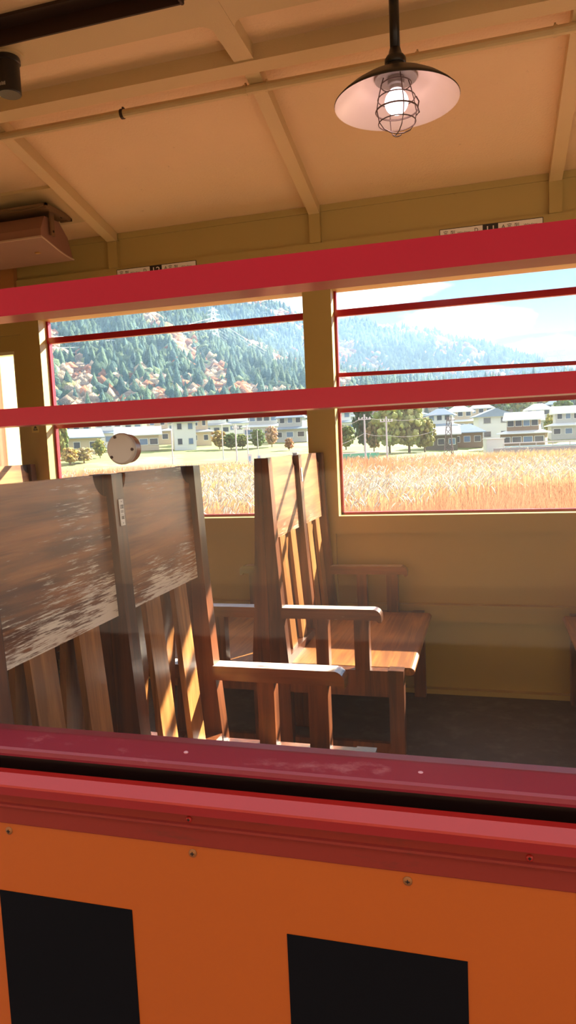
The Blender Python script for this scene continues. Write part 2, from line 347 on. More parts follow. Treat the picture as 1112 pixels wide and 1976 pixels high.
for x, z, l in ((-.678, .714, 'cross-head screw in the orange panel above the left black stripe'), (-.388, .715, 'cross-head screw in the orange panel between the two black stripes'), (-.101, .714, 'cross-head screw in the orange panel above the right black stripe')):
    tag(screw(x, z), l, 'screw', 'screws along the top of the orange panel')
for x, z, l in ((-.390, .7635, 'red painted screw in the groove above the middle orange-panel screw'), (.042, .7630, 'red painted screw in the groove at the right edge')):
    tag(screw(x, z, -.1015, .0042), l, 'screw', 'red screws in the groove')

# round rubber-backed knob on the near pane
kb = empty('window_knob', (-.472, -.050, 1.2605)); tag(kb, 'round beige window knob with three notches standing off the near glass', 'knob')
bm = bmesh.new(); lathe(bm, [(.0001, -.0215), (.0185, -.0215), (.0205, -.0205), (.0213, -.0185), (.0213, -.0150), (.0205, -.0145)], axis='y', n=56); obj('face_plate', bm, knobm, kb, smooth=False)
bm = bmesh.new(); lathe(bm, [(.0205, -.0145), (.0197, -.013), (.0197, -.0), (.0001, 0)], axis='y', n=56); obj('barrel', bm, mat('brown_knob_barrel', (.30, .17, .13), .25, coat=.4), kb)
for a in (118, 0, 222):
    a = math.radians(a-4); bm = bmesh.new(); c = Vector((math.cos(a)*.0175, -.0218, math.sin(a)*.0175)); lathe(bm, [(.0001, -.0005), (.0021, -.0004), (.0021, .003)], c, 16, axis='y'); obj('notch', bm, darkbrown, kb)

# ------------------------------------------------------------------ benches
BW = .925; PW = .045
def bench():
    root = empty('wooden_bench')
    prof = [(.0005, 0), (.0005, 1.21), (.027, 1.21), (.040, .90), (.055, .65), (.073, .42), (.075, 0)]
    for yc in (0, BW/2-PW/2, BW-PW):
        bm = bmesh.new(); prism(bm, prof, 'y', yc, yc+PW); obj('back_post', bm, w_frame, root, .0025)
    pf = lambda z: .010+(1.21-z)/.31*.012            # panel front x at height z
    for ya, yb in ((PW, BW/2-PW/2), (BW/2+PW/2, BW-PW)):
        n = 8; rx, rz = .046, .047; poly = [(ya, .9), (yb, .9), (yb, 1.21-rz)]
        poly += [(yb-rx*math.sin(t), 1.21-rz*math.cos(t)) if 0 else (yb-rx+rx*math.cos(t)*1.0 if 0 else yb-rx*math.sin(t), 1.21-rz*math.cos(t)) for t in [k*PI/2/n for k in range(1, n+1)]]
        poly += [(ya+rx*math.sin(t), 1.21-rz*math.cos(t)) for t in [(n-k)*PI/2/n for k in range(0, n)]]
        poly += [(ya, 1.21-rz)]
        bm = bmesh.new(); fs = prism(bm, poly, 'x', 0, 1)
        for v in bm.verts: v.co.x = pf(v.co.z) if v.co.x > .5 else max(.0006, pf(v.co.z)-.018)
        obj('backrest_panel', bm, w_panel, root, .0015)
        for s, y_ in ((1, ya), (-1, yb)):
            q = [(y_, 1.21-rz-.006)]+[(y_+s*rx*math.sin(t)*1.03, 1.21-rz*1.03*math.cos(t)) for t in [k*PI/2/6 for k in range(0, 7)]]; q[-1] = (y_+s*rx, 1.209)
            q.append((y_, 1.209))
            bm = bmesh.new(); prism(bm, q, 'x', .0006, .0045); obj('corner_bracket', bm, w_bracket, root)
        for k in range(2):
            g = (yb-ya-.15)/3; y1 = ya+g+k*(.075+g)
            bm = bmesh.new(); prism(bm, [(.008, .905), (.0215, .905), (.056, .44), (.040, .44)], 'y', y1, y1+.075); obj('slat', bm, w_slat, root, .0015)
    bm = bmesh.new(); box(bm, .030, .070, PW, BW-PW, .418, .452); obj('bottom_rail', bm, w_frame, root, .002)
    # seat: board with rolled front edge
    bm = bmesh.new()
    n = 8; pr = [(.045, .392), (.515, .392)]+[(.520+.018*math.sin(t), .4065-.0145*math.cos(t)) for t in [k*PI/n for k in range(n+1)]]+[(.045, .421)]
    prism(bm, pr, 'y', .046, BW-.046); obj('seat', bm, w_seat, root, .001)
    for y0_ in (0, BW-PW):
        bm = bmesh.new(); box(bm, .074, .447, y0_+.001, y0_+PW-.001, .322, .4195); obj('side_rail', bm, w_frame, root, .002)
        bm = bmesh.new(); box(bm, .447, .502, y0_, y0_+.05 if y0_ == 0 else y0_+PW, 0, .4225); obj('leg', bm, w_frame, root, .003)
        # armrest with dropped rounded nose
        ya_, yb_ = (y0_-.002, y0_+PW+.004) if y0_ == 0 else (y0_-.004, y0_+PW+.002)
        top = [(.052, .607), (.052, .6475)]+[(.398+.030*math.sin(t), .6175+.030*math.cos(t)) for t in [k*PI/2/7 for k in range(8)]]+[(.428, .600), (.418, .598), (.408, .607)]
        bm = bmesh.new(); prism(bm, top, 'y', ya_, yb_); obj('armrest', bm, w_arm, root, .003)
        for xa, xb in ((.180, .228), (.325, .380)):
            bm = bmesh.new(); box(bm, xa, xb, y0_+.002, y0_+PW-.001, .42, .607); obj('arm_upright', bm, w_frame, root, .002)
    bm = bmesh.new(); box(bm, .455, .480, .05, BW-.05, .325, .392); obj('front_rail', bm, w_frame, root, .002)
    bm = bmesh.new(); box(bm, .08, .45, .014, .034, .10, .14); obj('stretcher', bm, w_frame, root, .002)
    bm = bmesh.new(); box(bm, .08, .45, BW-.034, BW-.014, .10, .14); obj('stretcher', bm, w_frame, root, .002)
    return root
def plate(root, x, y, z, w=.017, h=.058):
    p = obj('number_plate', B(-.0009, .0009, -w/2, w/2, -h/2, h/2), white, root, .0004, loc=(x, y, z))
    rot = (PI/2, 0, PI/2)
    p.rotation_euler = (0, -.045, 0)
    for s, sz, dz, sx in (('1202', .0125, .012, .62), ('1213', .008, .0015, .8), ('1002', .0105, -.012, .66)):
        text('number', s, sz, ink, p, (.0010, 0, dz), rot, .0002, sx)
    obj('line', B(.0008, .0012, -w*.4, w*.4, -.0052, -.0048), ink, p)
    for dz in (.0235, -.0235):
        bm = bmesh.new(); bmesh.ops.create_icosphere(bm, subdivisions=2, radius=.0016, matrix=Matrix.Translation((.0008, 0, dz))); obj('rivet', bm, mat('grey_rivet', (.4, .4, .4), .4, metal=.6), p)
    return p
PX = -.80; YN, YF = -.018, 1.5525
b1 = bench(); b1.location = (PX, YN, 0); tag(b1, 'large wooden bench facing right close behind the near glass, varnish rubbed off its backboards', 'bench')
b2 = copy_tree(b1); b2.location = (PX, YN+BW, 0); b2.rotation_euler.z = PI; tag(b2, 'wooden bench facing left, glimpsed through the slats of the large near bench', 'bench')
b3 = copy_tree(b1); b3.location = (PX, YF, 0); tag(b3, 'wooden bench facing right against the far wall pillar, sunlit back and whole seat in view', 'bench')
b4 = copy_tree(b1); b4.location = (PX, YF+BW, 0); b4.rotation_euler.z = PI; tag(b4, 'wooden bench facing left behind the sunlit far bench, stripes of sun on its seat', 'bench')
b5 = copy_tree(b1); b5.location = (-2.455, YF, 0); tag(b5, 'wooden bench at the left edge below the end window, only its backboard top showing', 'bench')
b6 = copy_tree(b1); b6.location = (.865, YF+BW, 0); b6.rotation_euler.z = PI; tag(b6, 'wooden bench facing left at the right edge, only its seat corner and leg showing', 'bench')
w_far = wood('sunlit_wood_backboard', (.16, .05, .015), (.42, .17, .052), wear_or_glare=(.60, .42, .24), grain='Y', lo=.62, hi=.86, bands=(.88, 1.0, .30), rough=.42)
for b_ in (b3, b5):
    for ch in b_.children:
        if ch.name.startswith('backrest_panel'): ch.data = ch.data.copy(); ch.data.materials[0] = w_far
plate(b1, .0325, BW/2+.003, 1.125); plate(b3, .0325, BW/2+.003, 1.125)

# ------------------------------------------------------------------ seat signs on the header
def seat_sign(xc, num, label):
    w, h = .452, .050
    e = empty('seat_sign', (xc, YW-.001, 2.186)); tag(e, label, 'sign', 'white seat number strips on the window header')
    obj('board', B(-w/2, w/2, -.003, 0, -h/2, h/2), ink, e)
    obj('face', B(-w/2+.003, w/2-.003, -.0036, -.0028, -h/2+.003, h/2-.003), white, e)
    obj('number_field', B(-.034, .034, -.0042, -.0034, -h/2+.003, h/2-.003), ink, e)
    r = (PI/2, 0, 0)
    text('number', num, .044, white, e, (0, -.0044, -.002), r, .0003, 1.15)
    for s, x, sz in (('D', -.062, .024), ('A', .056, .024)): text('letter', s, sz, ink, e, (x, -.0038, .004), r)
    for x in (-.118, .172): text('caption', 'Window', .0155, ink, e, (x, -.0038, -.000), r, .0002, 1.05)
    def glyph(x, z, s, strokes):          # small square characters (window / side)
        bm = bmesh.new()
        for a, b_, c, d in strokes: box(bm, x+a*s, x+c*s, -.0042, -.0034, z+b_*s, z+d*s)
        obj('character', bm, ink, e)
    mado = [(-.5, .38, .5, .48), (-.05, .45, .05, .6), (-.5, .2, -.4, .45), (.4, .2, .5, .45), (-.3, .12, -.05, .2), (.05, .12, .3, .2), (-.4, -.02, .4, .06), (-.35, -.22, .35, -.14), (-.45, -.45, -.33, -.26), (-.15, -.5, .2, -.42), (-.15, -.42, -.05, -.26), (.33, -.45, .45, -.26)]
    gawa = [(-.5, -.5, -.42, .3), (-.45, .2, -.3, .5), (-.25, -.25, -.18, .45), (.02, -.25, .09, .45), (-.25, .38, .09, .45), (-.25, .15, .09, .22), (-.25, -.05, .09, .02), (-.25, -.25, .09, -.18), (-.25, -.5, -.15, -.28), (0, -.5, .1, -.28), (.22, -.2, .29, .42), (.4, -.5, .48, .5), (.3, -.5, .42, -.42)]
    glyph(-.198, .005, .018, mado); glyph(-.166, .005, .018, gawa); glyph(.082, .005, .018, mado); glyph(.114, .005, .018, gawa)
    return e
seat_sign(-1.627, '12', 'white seat sign numbered 12 above the left far window')
seat_sign(.039, '11', 'white seat sign numbered 11 above the right far window')
# sticker on the left pillar
e = empty('warning_sticker', (-2.424, YW-.0005, 1.412)); tag(e, 'small yellow edged pictogram sticker on the pillar left of the window', 'sticker')
obj('sheet', B(-.024, .024, -.0012, 0, -.026, .026), mat('sticker_yellow', (.60, .48, .16), .4), e)
bm = bmesh.new(); prism(bm, [(-.014, -.014), (.016, -.014), (.003, .012), (-.002, .012)], 'y', -.0018, -.001); obj('pictogram', bm, ink, e)
obj('bar', B(-.006, .010, -.0022, -.0015, -.008, -.004), mat('sticker_yellow', (.6, .48, .16)), e)

# ------------------------------------------------------------------ caged pendant lamp
LX, LY, LZ = -.233, 1.25, 2.236
lamp = empty('pendant_lamp', (LX, LY, LZ)); tag(lamp, 'black enamel pendant lamp with white inside, lit bulb and wire cage', 'lamp')
outer = [(.181, -.001), (.182, .002), (.170, .014), (.145, .034), (.110, .056), (.075, .072), (.050, .080), (.040, .090), (.030, .100), (.026, .108)]
inner = [(.181, -.001), (.1775, .001), (.168, .010), (.143, .030), (.108, .052), (.074, .0685), (.048, .076), (.0001, .078)]
bm = bmesh.new(); lathe(bm, outer, n=64); lathe(bm, [(.026, .108), (.0001, .109)], n=64); obj('shade', bm, enamel_b, lamp, smooth=True)
bm = bmesh.new(); lathe(bm, inner, n=64); obj('shade_lining', bm, enamel_w, lamp, smooth=True)
bm = bmesh.new(); lathe(bm, [(.0001, .104), (.028, .104), (.031, .109), (.031, .120), (.026, .128), (.020, .133), (.0155, .150), (.0001, .151)], n=32); obj('collar', bm, enamel_b, lamp, smooth=True)
bm = bmesh.new(); tube(bm, [(0, 0, .135), (0, 0, .339)], .0145, 16); obj('stem', bm, enamel_b, lamp, smooth=True)
bm = bmesh.new(); lathe(bm, [(.0001, .326), (.045, .326), (.05, .330), (.05, .338), (.0001, .339)], n=32); obj('ceiling_rose', bm, enamel_b, lamp)
bm = bmesh.new(); lathe(bm, [(.024, .077), (.024, .050), (.019, .046), (.019, .036), (.0001, .036)], n=24); lathe(bm, [(.0215, .0755), (.062, .0665), (.061, .064), (.0215, .07)], n=40); obj('socket', bm, mat('socket_grey', (.30, .26, .24), .4), lamp)
glow = bpy.data.materials.new('lit_bulb'); glow.use_nodes = True; gb = glow.node_tree.nodes['Principled BSDF']; gb.inputs['Base Color'].default_value = (.9, .85, .85, 1); gb.inputs['Emission Color'].default_value = (1, .74, .78, 1); gb.inputs['Emission Strength'].default_value = 1.5
bm = bmesh.new(); lathe(bm, [(.016, .040), (.018, .030)]+[(.0345*math.sin(t), .002-.0345*math.cos(t)) for t in [PI*(.83-.83*k/12) for k in range(13)]], n=32)
bulb = obj('bulb', bm, glow, lamp, smooth=True)
bm = bmesh.new(); wr = .0017
def ring(r, z, w=wr): tube(bm, [(r*math.cos(2*PI*k/32), r*math.sin(2*PI*k/32), z) for k in range(32)], w, 6, True)
ring(.044, .050); ring(.054, .012); ring(.0605, -.022, .0024); ring(.054, -.056)
for k in range(4):
    a = 2*PI*k/4+.45; c, s = math.cos(a), math.sin(a)
    pr = [(.036, .072), (.044, .050), (.054, .012), (.0605, -.022), (.054, -.056), (.040, -.074), (.020, -.083), (0, -.085)]
    tube(bm, [(r*c, r*s, z) for r, z in pr], wr, 6)
tube(bm, [(.012*math.cos(t), 0, -.087-.007*math.sin(t)) for t in [PI*k/8 for k in range(9)]], wr, 6)
tube(bm, [(.058, -.02, .0), (.066, -.02, -.015), (.062, -.018, -.03), (.066, -.02, -.045), (.058, -.02, -.052)], .0022, 6)
obj('wire_cage', bm, wirem, lamp, smooth=True)
pl_ = bpy.data.lights.new('bulb_light', 'POINT'); pl_.energy = 3.0; pl_.color = (1, .72, .70); pl_.shadow_soft_size = .034
plo = bpy.data.objects.new('bulb_light', pl_); col.objects.link(plo); plo.parent = lamp; plo.location = (0, 0, -.045)
pl_.energy = .35

# spotlight can at upper left
sp = empty('ceiling_canister', (-1.50, 1.2, 2.575)); tag(sp, 'small black cylindrical canister hanging from the ceiling board at upper left', 'fixture')
bm = bmesh.new(); lathe(bm, [(.0001, -.008), (.040, -.008), (.0415, -.014), (.0415, -.024), (.0375, -.026), (.0375, -.120), (.035, -.123), (.0001, -.123)], n=40); obj('body', bm, enamel_b, sp)
bm = bmesh.new(); lathe(bm, [(.0001, 0), (.055, 0), (.055, -.008), (.0001, -.008)], n=32); obj('base', bm, beamp, sp)
bm = bmesh.new()
for k, a in enumerate((-1.75, -1.58, -1.45, -1.32)):
    c = (math.cos(a)*.0376, math.sin(a)*.0376); box(bm, c[0]-.0022, c[0]+.0022, c[1]-.0006, c[1]+.0006, -.108, -.099+(k % 2)*.002)
obj('marking', bm, mat('grey_ink', (.35, .33, .30), .5), sp)

# brown loudspeaker hung from a bracket at the left
bd = struct('trim_14', B(-3.0, -1.86, 2.06, 2.36, 2.452, 2.466), beamp, .002)
for i_ in (0,):
    bmb = bd.data
    for v in bmb.vertices: v.co.z += SL*(2.2-v.co.y)*.9+.012
ls = empty('wall_speaker', (-2.25, 2.2, 2.32)); tag(ls, 'brown loudspeaker with curved cloth front hung from a ceiling bracket at left', 'speaker')
def curve_y(t): return -.10+.27*t
def curve_z(t): return -.022-.045*math.sin(PI*.5*t)**1.2
n = 12
top_ = [(curve_y(k/n), curve_z(k/n)) for k in range(n+1)]
bm = bmesh.new(); prism(bm, [(-.06, .085), (.06, .09), (.13, .03), (.165, -.055)]+[(y, z+.004) for y, z in top_[::-1]]+[(-.095, .02)], 'x', -.33, .222); obj('cabinet', bm, spk2, ls, .003)
bm = bmesh.new(); prism(bm, [(y, z+.004) for y, z in top_]+[(y, z-.004) for y, z in top_[::-1]], 'x', -.335, .2245); obj('cloth_front', bm, spk, ls, .001)
bm = bmesh.new(); prism(bm, [(y-.001, z+.003) for y, z in top_]+[(y-.001, z-.003) for y, z in top_[::-1]], 'x', .2245, .2285); box(bm, -.335, .2285, -.106, -.100, -.026, -.018); obj('edge_trim', bm, edge, ls)
bm = bmesh.new(); box(bm, .10, .125, .02, .036, -.058, -.052); o_ = obj('badge', bm, mat('gold_badge', (.62, .42, .16), .3, metal=.5), ls); 
bm = bmesh.new(); box(bm, .232, .240, -.035, -.005, .0, .115); box(bm, -.30, .252, -.09, .115, .112, .118); box(bm, -.31, .262, -.10, -.085, .118, .130); box(bm, .250, .262, -.10, .12, .104, .130); box(bm, .20, .262, .108, .12, .104, .118); obj('bracket', bm, mat('brown_bracket', (.20, .12, .06), .45), ls, .001)
bm = bmesh.new()
for yy, zz in ((-.02, .02), (.06, .111)): bmesh.ops.create_icosphere(bm, subdivisions=2, radius=.006, matrix=Matrix.Translation((.2405 if yy < 0 else .24, yy, zz)))
obj('bolt', bm, darkbrown, ls)
tag(obj('trim_15', B(-2.62, -2.474, YW-.02, YW+.012, 2.10, 2.30), mat('brown_board', (.45, .20, .07), .5), None, .003), kind='structure')

# ------------------------------------------------------------------ outside: ground
def sstep(a, b, t): t = min(1, max(0, (t-a)/(b-a))); return t*t*(3-2*t)
def lift(az): 
    d = math.degrees(az)
    return np.interp(d, [-50, -34, -12, 0, 15], [3.9, 3.5, 2.0, .2, 0])
def ground(x, y):
    r = math.hypot(x, y); az = math.atan2(x, y)
    z = -1.9+lift(az)*sstep(95, 140, r)
    if r > 135: z += (r-135)*.072
    return z
def at(px, dist):
    az, _ = bearing(px); x, y = CAM.x+dist*math.sin(az), CAM.y+dist*math.cos(az); return x, y, ground(x, y)
def terrain(name, rs, azs, m, hf):
    bm = bmesh.new(); g = [[bm.verts.new((CAM.x+r*math.sin(a), CAM.y+r*math.cos(a), hf(CAM.x+r*math.sin(a), CAM.y+r*math.cos(a), r, a))) for a in azs] for r in rs]
    for i in range(len(rs)-1):
        for j in range(len(azs)-1): bm.faces.new((g[i][j], g[i][j+1], g[i+1][j+1], g[i+1][j]))
    for f in bm.faces:
        if f.normal.z < 0: f.normal_flip()
    return obj(name, bm, m, smooth=True)
azs = [math.radians(a) for a in np.linspace(-80, 60, 141)]
fieldm = mat('dry_reddish_field', (.24, .11, .055), .95, vary=.3, nscale=.25, dirt=(.40, .28, .12), dscale=.12, dlo=.48, dhi=.62, coord='Object')
verge = mat('green_verge', (.17, .21, .07), .95, vary=.3, nscale=.2, dirt=(.36, .30, .14), dscale=.08, dlo=.5, dhi=.6)
t_ = terrain('field_ground', [3.9, 8, 14, 20, 30, 40, 55, 70, 85, 100, 112], azs, fieldm, lambda x, y, r, a: ground(x, y)); tag(t_, kind='structure')
t_ = terrain('village_ground', [112, 118, 125, 132, 140, 160, 200, 260, 330, 420], azs, verge, lambda x, y, r, a: ground(x, y)); tag(t_, kind='structure')
struct('platform', B(-30, 30, -14, YE-.12, -.35, -.18), platm)
# unseen, added behind the viewer to cut skylight and reflections: wall and canopy over the platform
struct('wall_added_unseen', B(-14, 16, -6.2, -6.0, -.18, 4.3), mat('added_wall', (.34, .24, .16), .8))
struct('added_canopy', B(-14, 16, -6.0, -2.2, 3.5, 3.62), mat('added_canopy_board', (.30, .24, .17), .8))
struct('track_bed', B(-60, 60, YE-.12, 3.6, -2.1, -1.4), platm)

# ------------------------------------------------------------------ wooded hills
def ridge_front(d): return np.interp(d, [-70, -45, -33, -24.1, -21.7, -18.9, -16, -14, -11.5, -7, -3, 2, 7, 20, 50], [20, 17, 13.8, 11.2, 10.2, 8.7, 7.4, 6.5, 5.6, 4.7, 4.2, 3.6, 3.3, 3, 3])
def ridge_back(d): return np.interp(d, [-70, -30, -22, -18.3, -16, -14, -11.8, -9.7, -8.5, -6.4, -4, -2.1, -1.3, 1, 2.9, 4, 6.6, 12, 50], [14, 13, 12.6, 11.6, 11.0, 10.1, 9.2, 9.4, 9.1, 8.6, 8.3, 7.4, 7.5, 6.5, 5.7, 5.3, 3.9, 3, 3])
def hill(front):
    D0, D1 = (300, 560) if front else (600, 1150)
    rf = ridge_front if front else ridge_back
    def h(x, y, r, a):
        t = (r-D0)/(D1-D0); d = math.degrees(a)
        top = D1*math.tan(math.radians(float(rf(d))))-(6 if front else 5); base = ground(CAM.x+D0*math.sin(a), CAM.y+D0*math.cos(a))-2
        k = max(0, min(1, t)); prof = k**(.85)
        if t > 1: prof = 1-(t-1)*1.2
        nz = math.sin(d*1.1+r*.011)*math.sin(r*.03+d*.7)*(9 if front else 14)*k*(1-k)*2
        return base+(top-base)*prof+nz
    return D0, D1, h
hillm = mat('hillside_undergrowth', (.10, .13, .07), .95, vary=.3, nscale=.03)
HA = [math.radians(a) for a in np.linspace(-60, 30, 181)]
_, _, hf = hill(True); t_ = terrain('front_hill', list(np.linspace(300, 640, 26)), HA, hillm, hf); tag(t_, kind='structure')
_, _, hb = hill(False); t_ = terrain('back_mountain', list(np.linspace(600, 1300, 30)), HA, hillm, hb); tag(t_, kind='structure')

ico = bmesh.new(); bmesh.ops.create_icosphere(ico, subdivisions=2, radius=1); ICO_V = np.array([v.co[:] for v in ico.verts]); ICO_F = np.array([[v.index for v in f.verts] for f in ico.faces]); ico.free()
ico = bmesh.new(); bmesh.ops.create_icosphere(ico, subdivisions=1, radius=1); IC1_V = np.array([v.co[:] for v in ico.verts]); IC1_F = np.array([[v.index for v in f.verts] for f in ico.faces]); ico.free()
def mesh_np(name, V, Fc, colr, m, parent=None):
    me = bpy.data.meshes.new(name); me.vertices.add(len(V)); me.vertices.foreach_set('co', np.asarray(V, dtype=np.float32).ravel())
    k = Fc.shape[1]; me.loops.add(Fc.size); me.loops.foreach_set('vertex_index', Fc.ravel().astype(np.int32)); me.polygons.add(len(Fc))
    me.polygons.foreach_set('loop_start', np.arange(0, Fc.size, k, dtype=np.int32)); me.update(calc_edges=True)
    if colr is not None:
        at_ = me.color_attributes.new('tint', 'FLOAT_COLOR', 'POINT'); at_.data.foreach_set('color', np.concatenate([colr, np.ones((len(colr), 1))], 1).astype(np.float32).ravel())
    me.materials.append(m); me.polygons.foreach_set('use_smooth', [True]*len(me.polygons)); me.validate(); o = bpy.data.objects.new(name, me); col.objects.link(o); o.parent = parent; return o
leafm = mat('tinted_foliage', (1, 1, 1), .9, vary=.55, nscale=.7, bump=1, bscale=1.3, attr='tint', coord='Object', spec=.1, transl=.4)
PAL = np.array([(.08, .13, .08), (.11, .16, .08), (.06, .11, .09), (.30, .13, .06), (.46, .20, .10), (.42, .33, .22), (.36, .27, .19), (.30, .30, .12)])
def forest(name, D0, D1, h, n, size, a0, a1, wts, tmax):
    Vs, Fs, Cs = [], [], []; off = 0
    ds = rng.uniform(a0, a1, n); ts = rng.uniform(-.04, tmax, n)
    for d, t in zip(ds, ts):
        r = D0+t*(D1-D0); a = math.radians(d); x, y = CAM.x+r*math.sin(a), CAM.y+r*math.cos(a)
        z = h(x, y, r, a); s = size*rng.uniform(.7, 1.35)
        # patches of one kind grow together
        p = math.sin(d*.55+t*5)+math.sin(d*1.9-t*9)*.6+math.sin(t*16+d)*.5+rng.normal(0, .45)
        if t < .16 and rng.random() < .4: p = 1.2
        if p > 1.15: ci = rng.choice([5, 6, 4, 3], p=[.35, .3, .2, .15])
        elif p > .8: ci = rng.choice([3, 4, 7, 5])
        else: ci = rng.choice([0, 1, 2], p=wts)
        con = ci in (0, 2) and rng.random() < .75
        V = IC1_V*(1+rng.normal(0, .17, (len(IC1_V), 1)))
        if con:
            k = (1-V[:, 2])*.5; V = V*np.array([1, 1, 1]); V[:, 0] *= .25+.75*k; V[:, 1] *= .25+.75*k; V = V*np.array([s*.50, s*.50, s*.95])
        else: V = V*np.array([s*.42, s*.42, s*.48])
        V = V+np.array([x, y, z+s*.45]); c = PAL[ci]*rng.uniform(.75, 1.3)
        Vs.append(V); Fs.append(IC1_F+off); Cs.append(np.tile(c, (len(V), 1))); off += len(V)
    o = mesh_np(name, np.concatenate(Vs), np.concatenate(Fs), np.concatenate(Cs), leafm)
    return o
D0, D1, h_ = hill(True)
tag(forest('front_forest', D0, D1, h_, 19000, 7.5, -46, 14, [.4, .35, .25], 1.0), 'mixed autumn forest of dark conifers and rust trees covering the nearer hill', 'forest', kind='stuff')
D0, D1, h_ = hill(False)
tag(forest('back_forest', D0, D1, h_, 17000, 9.5, -38, 14, [.45, .3, .25], 1.02), 'hazy bluish forest covering the distant mountain ridge', 'forest', kind='stuff')

# ------------------------------------------------------------------ trees of the village, one thing each
for n_ in leafm.node_tree.nodes:
    if n_.type == 'BUMP': n_.inputs['Distance'].default_value = .9
barkm = mat('bark', (.14, .10, .07), .9)
def crown_mesh(n, w, h, c1, c2, seed):
    n = 280
    g = np.random.default_rng(seed); Vs, Fs, Cs = [], [], []; off = 0
    for i in range(n):
        p = g.normal(0, .42, 3); p[2] = g.uniform(-.9, .9); rad = math.sqrt(max(.1, 1-p[2]**2)); p[:2] = np.clip(p[:2], -.9, .9)*rad
        V = ICO_V*(1+g.normal(0, .24, (len(ICO_V), 1)))*g.uniform(.07, .16)
        V = (V+p*.88)*np.array([w/2, w/2, h/2]); c = np.array(c1)*(1-(t := g.random()))+np.array(c2)*t
        Vs.append(V); Fs.append(ICO_F+off); Cs.append(np.tile(c, (len(V), 1))*g.uniform(1.0, 1.6)); off += len(V)
    return np.concatenate(Vs), np.concatenate(Fs), np.concatenate(Cs)
def tree(px, dist, w, h, c1, c2, label, seed, cat='tree', group='trees around the village', name='broadleaf_tree', trunk=.18):
    x, y, z = at(px, dist); e = empty(name, (x, y, z)); tag(e, label, cat, group)
    V, Fc, C = crown_mesh(70, w, h*(1-trunk*.5), c1, c2, seed); V[:, 2] += h*(.5+trunk*.25)
    mesh_np('crown', V, Fc, C, leafm, e)
    bm = bmesh.new(); tube(bm, [(0, 0, -.3), (0, 0, h*.5)], [w*.035, w*.02], 8); obj('trunk', bm, barkm, e)
    return e
G1, G2 = (.09, .15, .06), (.17, .24, .09); Y1, Y2 = (.42, .36, .10), (.28, .30, .10); D1_, D2_ = (.035, .085, .055), (.07, .13, .07); R1, R2 = (.38, .16, .09), (.45, .30, .16)
for a in [(704, 128, 4.6, 9.5, D1_, D2_, 'dark green conifer left of the pale bamboo clump behind the green fence', 1),
          (722, 126, 3.6, 5.8, G1, R2, 'low brownish tree in front of the dark conifer behind the green fence', 12),
          (752, 124, 6.2, 8.6, (.40, .42, .16), (.24, .32, .12), 'pale yellow-green bamboo-like tree behind the two poles', 2),
          (790, 126, 6.8, 9.2, (.44, .42, .20), (.26, .32, .13), 'largest pale yellow-green tree in the middle of the right window', 3),
          (820, 128, 4.6, 6.4, (.34, .30, .14), (.20, .24, .10), 'olive bushy tree at the right end of the pale tree clump', 4),
          (668, 132, 4.2, 4.8, G1, Y2, 'small green tree left behind the green fence', 5),
          (118, 122, 3.2, 7.4, G1, Y2, 'green tree at the left edge of the left window', 6),
          (133, 116, 3.4, 2.9, Y1, R2, 'yellow bush below the green tree at left', 7),
          (160, 118, 4.0, 2.6, Y1, (.50, .42, .30), 'yellow autumn bush before the dark blue house', 8),
          (192, 124, 2.6, 3.4, G2, Y1, 'round light green garden tree left of the knob', 9),
          (424, 138, 3.6, 4.0, Y1, R2, 'yellow brown garden tree left of the grey poles', 10),
          (446, 137, 3.6, 3.4, G1, G2, 'green garden tree between the grey poles', 11),
          (468, 139, 3.0, 3.0, G1, Y2, 'green shrub right of the grey poles', 13),
          (497, 138, 3.4, 4.0, G1, G2, 'green garden tree below the pale long house', 14),
          (525, 142, 3.2, 4.4, R2, (.55, .40, .34), 'pinkish bare tree below the far right roofs of the left window', 15),
          (558, 132, 2.2, 2.4, R1, R2, 'small red maple on the green bank', 16),
          (1088, 190, 6, 8, G1, G2, 'green tree at the right edge behind the houses', 17),
          (962, 240, 9, 9, G1, Y2, 'green tree behind the gabled house', 18),
          (1010, 250, 10, 10, Y1, G2, 'yellow-green tree above the large brown house', 19),
          (925, 250, 9, 8, G1, R2, 'brown green tree behind the blue roofs', 20),
          (1064, 165, 3.4, 5.4, G2, Y1, 'yellow-green slim tree between the two right houses', 21),
          (890, 260, 9, 9, G1, G2, 'dark green tree above the blue roofs', 22),
          (1048, 262, 9, 11, (.42, .30, .14), Y2, 'orange-tinted tall tree above the right houses', 23)]:
    tree(*a)
# low green shrubs close to the line, seen over the sill
for i, (px, dist, w, h) in enumerate([(664, 15.5, 1.0, 1.15), (694, 14.5, .9, .95), (735, 15, .8, .75), (905, 15, 1.0, .85), (935, 16, .9, .85), (1035, 15, .9, .8), (425, 15, 1.1, .8), (466, 15.5, .9, .75)]):
    tree(px, dist, w, h, (.30, .33, .10), (.46, .42, .14), ['yellow-green weed bush at the left corner of the right window', 'second weed bush from the left corner of the right window', 'low weed bush below the two poles', 'left one of two dark weed bushes below the white shed', 'right one of two dark weed bushes below the white shed', 'weed bush near the right edge of the field', 'yellow weed bush below the wire fence', 'weed bush right of the yellow one below the wire fence'][i], 50+i, 'bush', 'weed bushes along the track', 'weed_bush', .05)

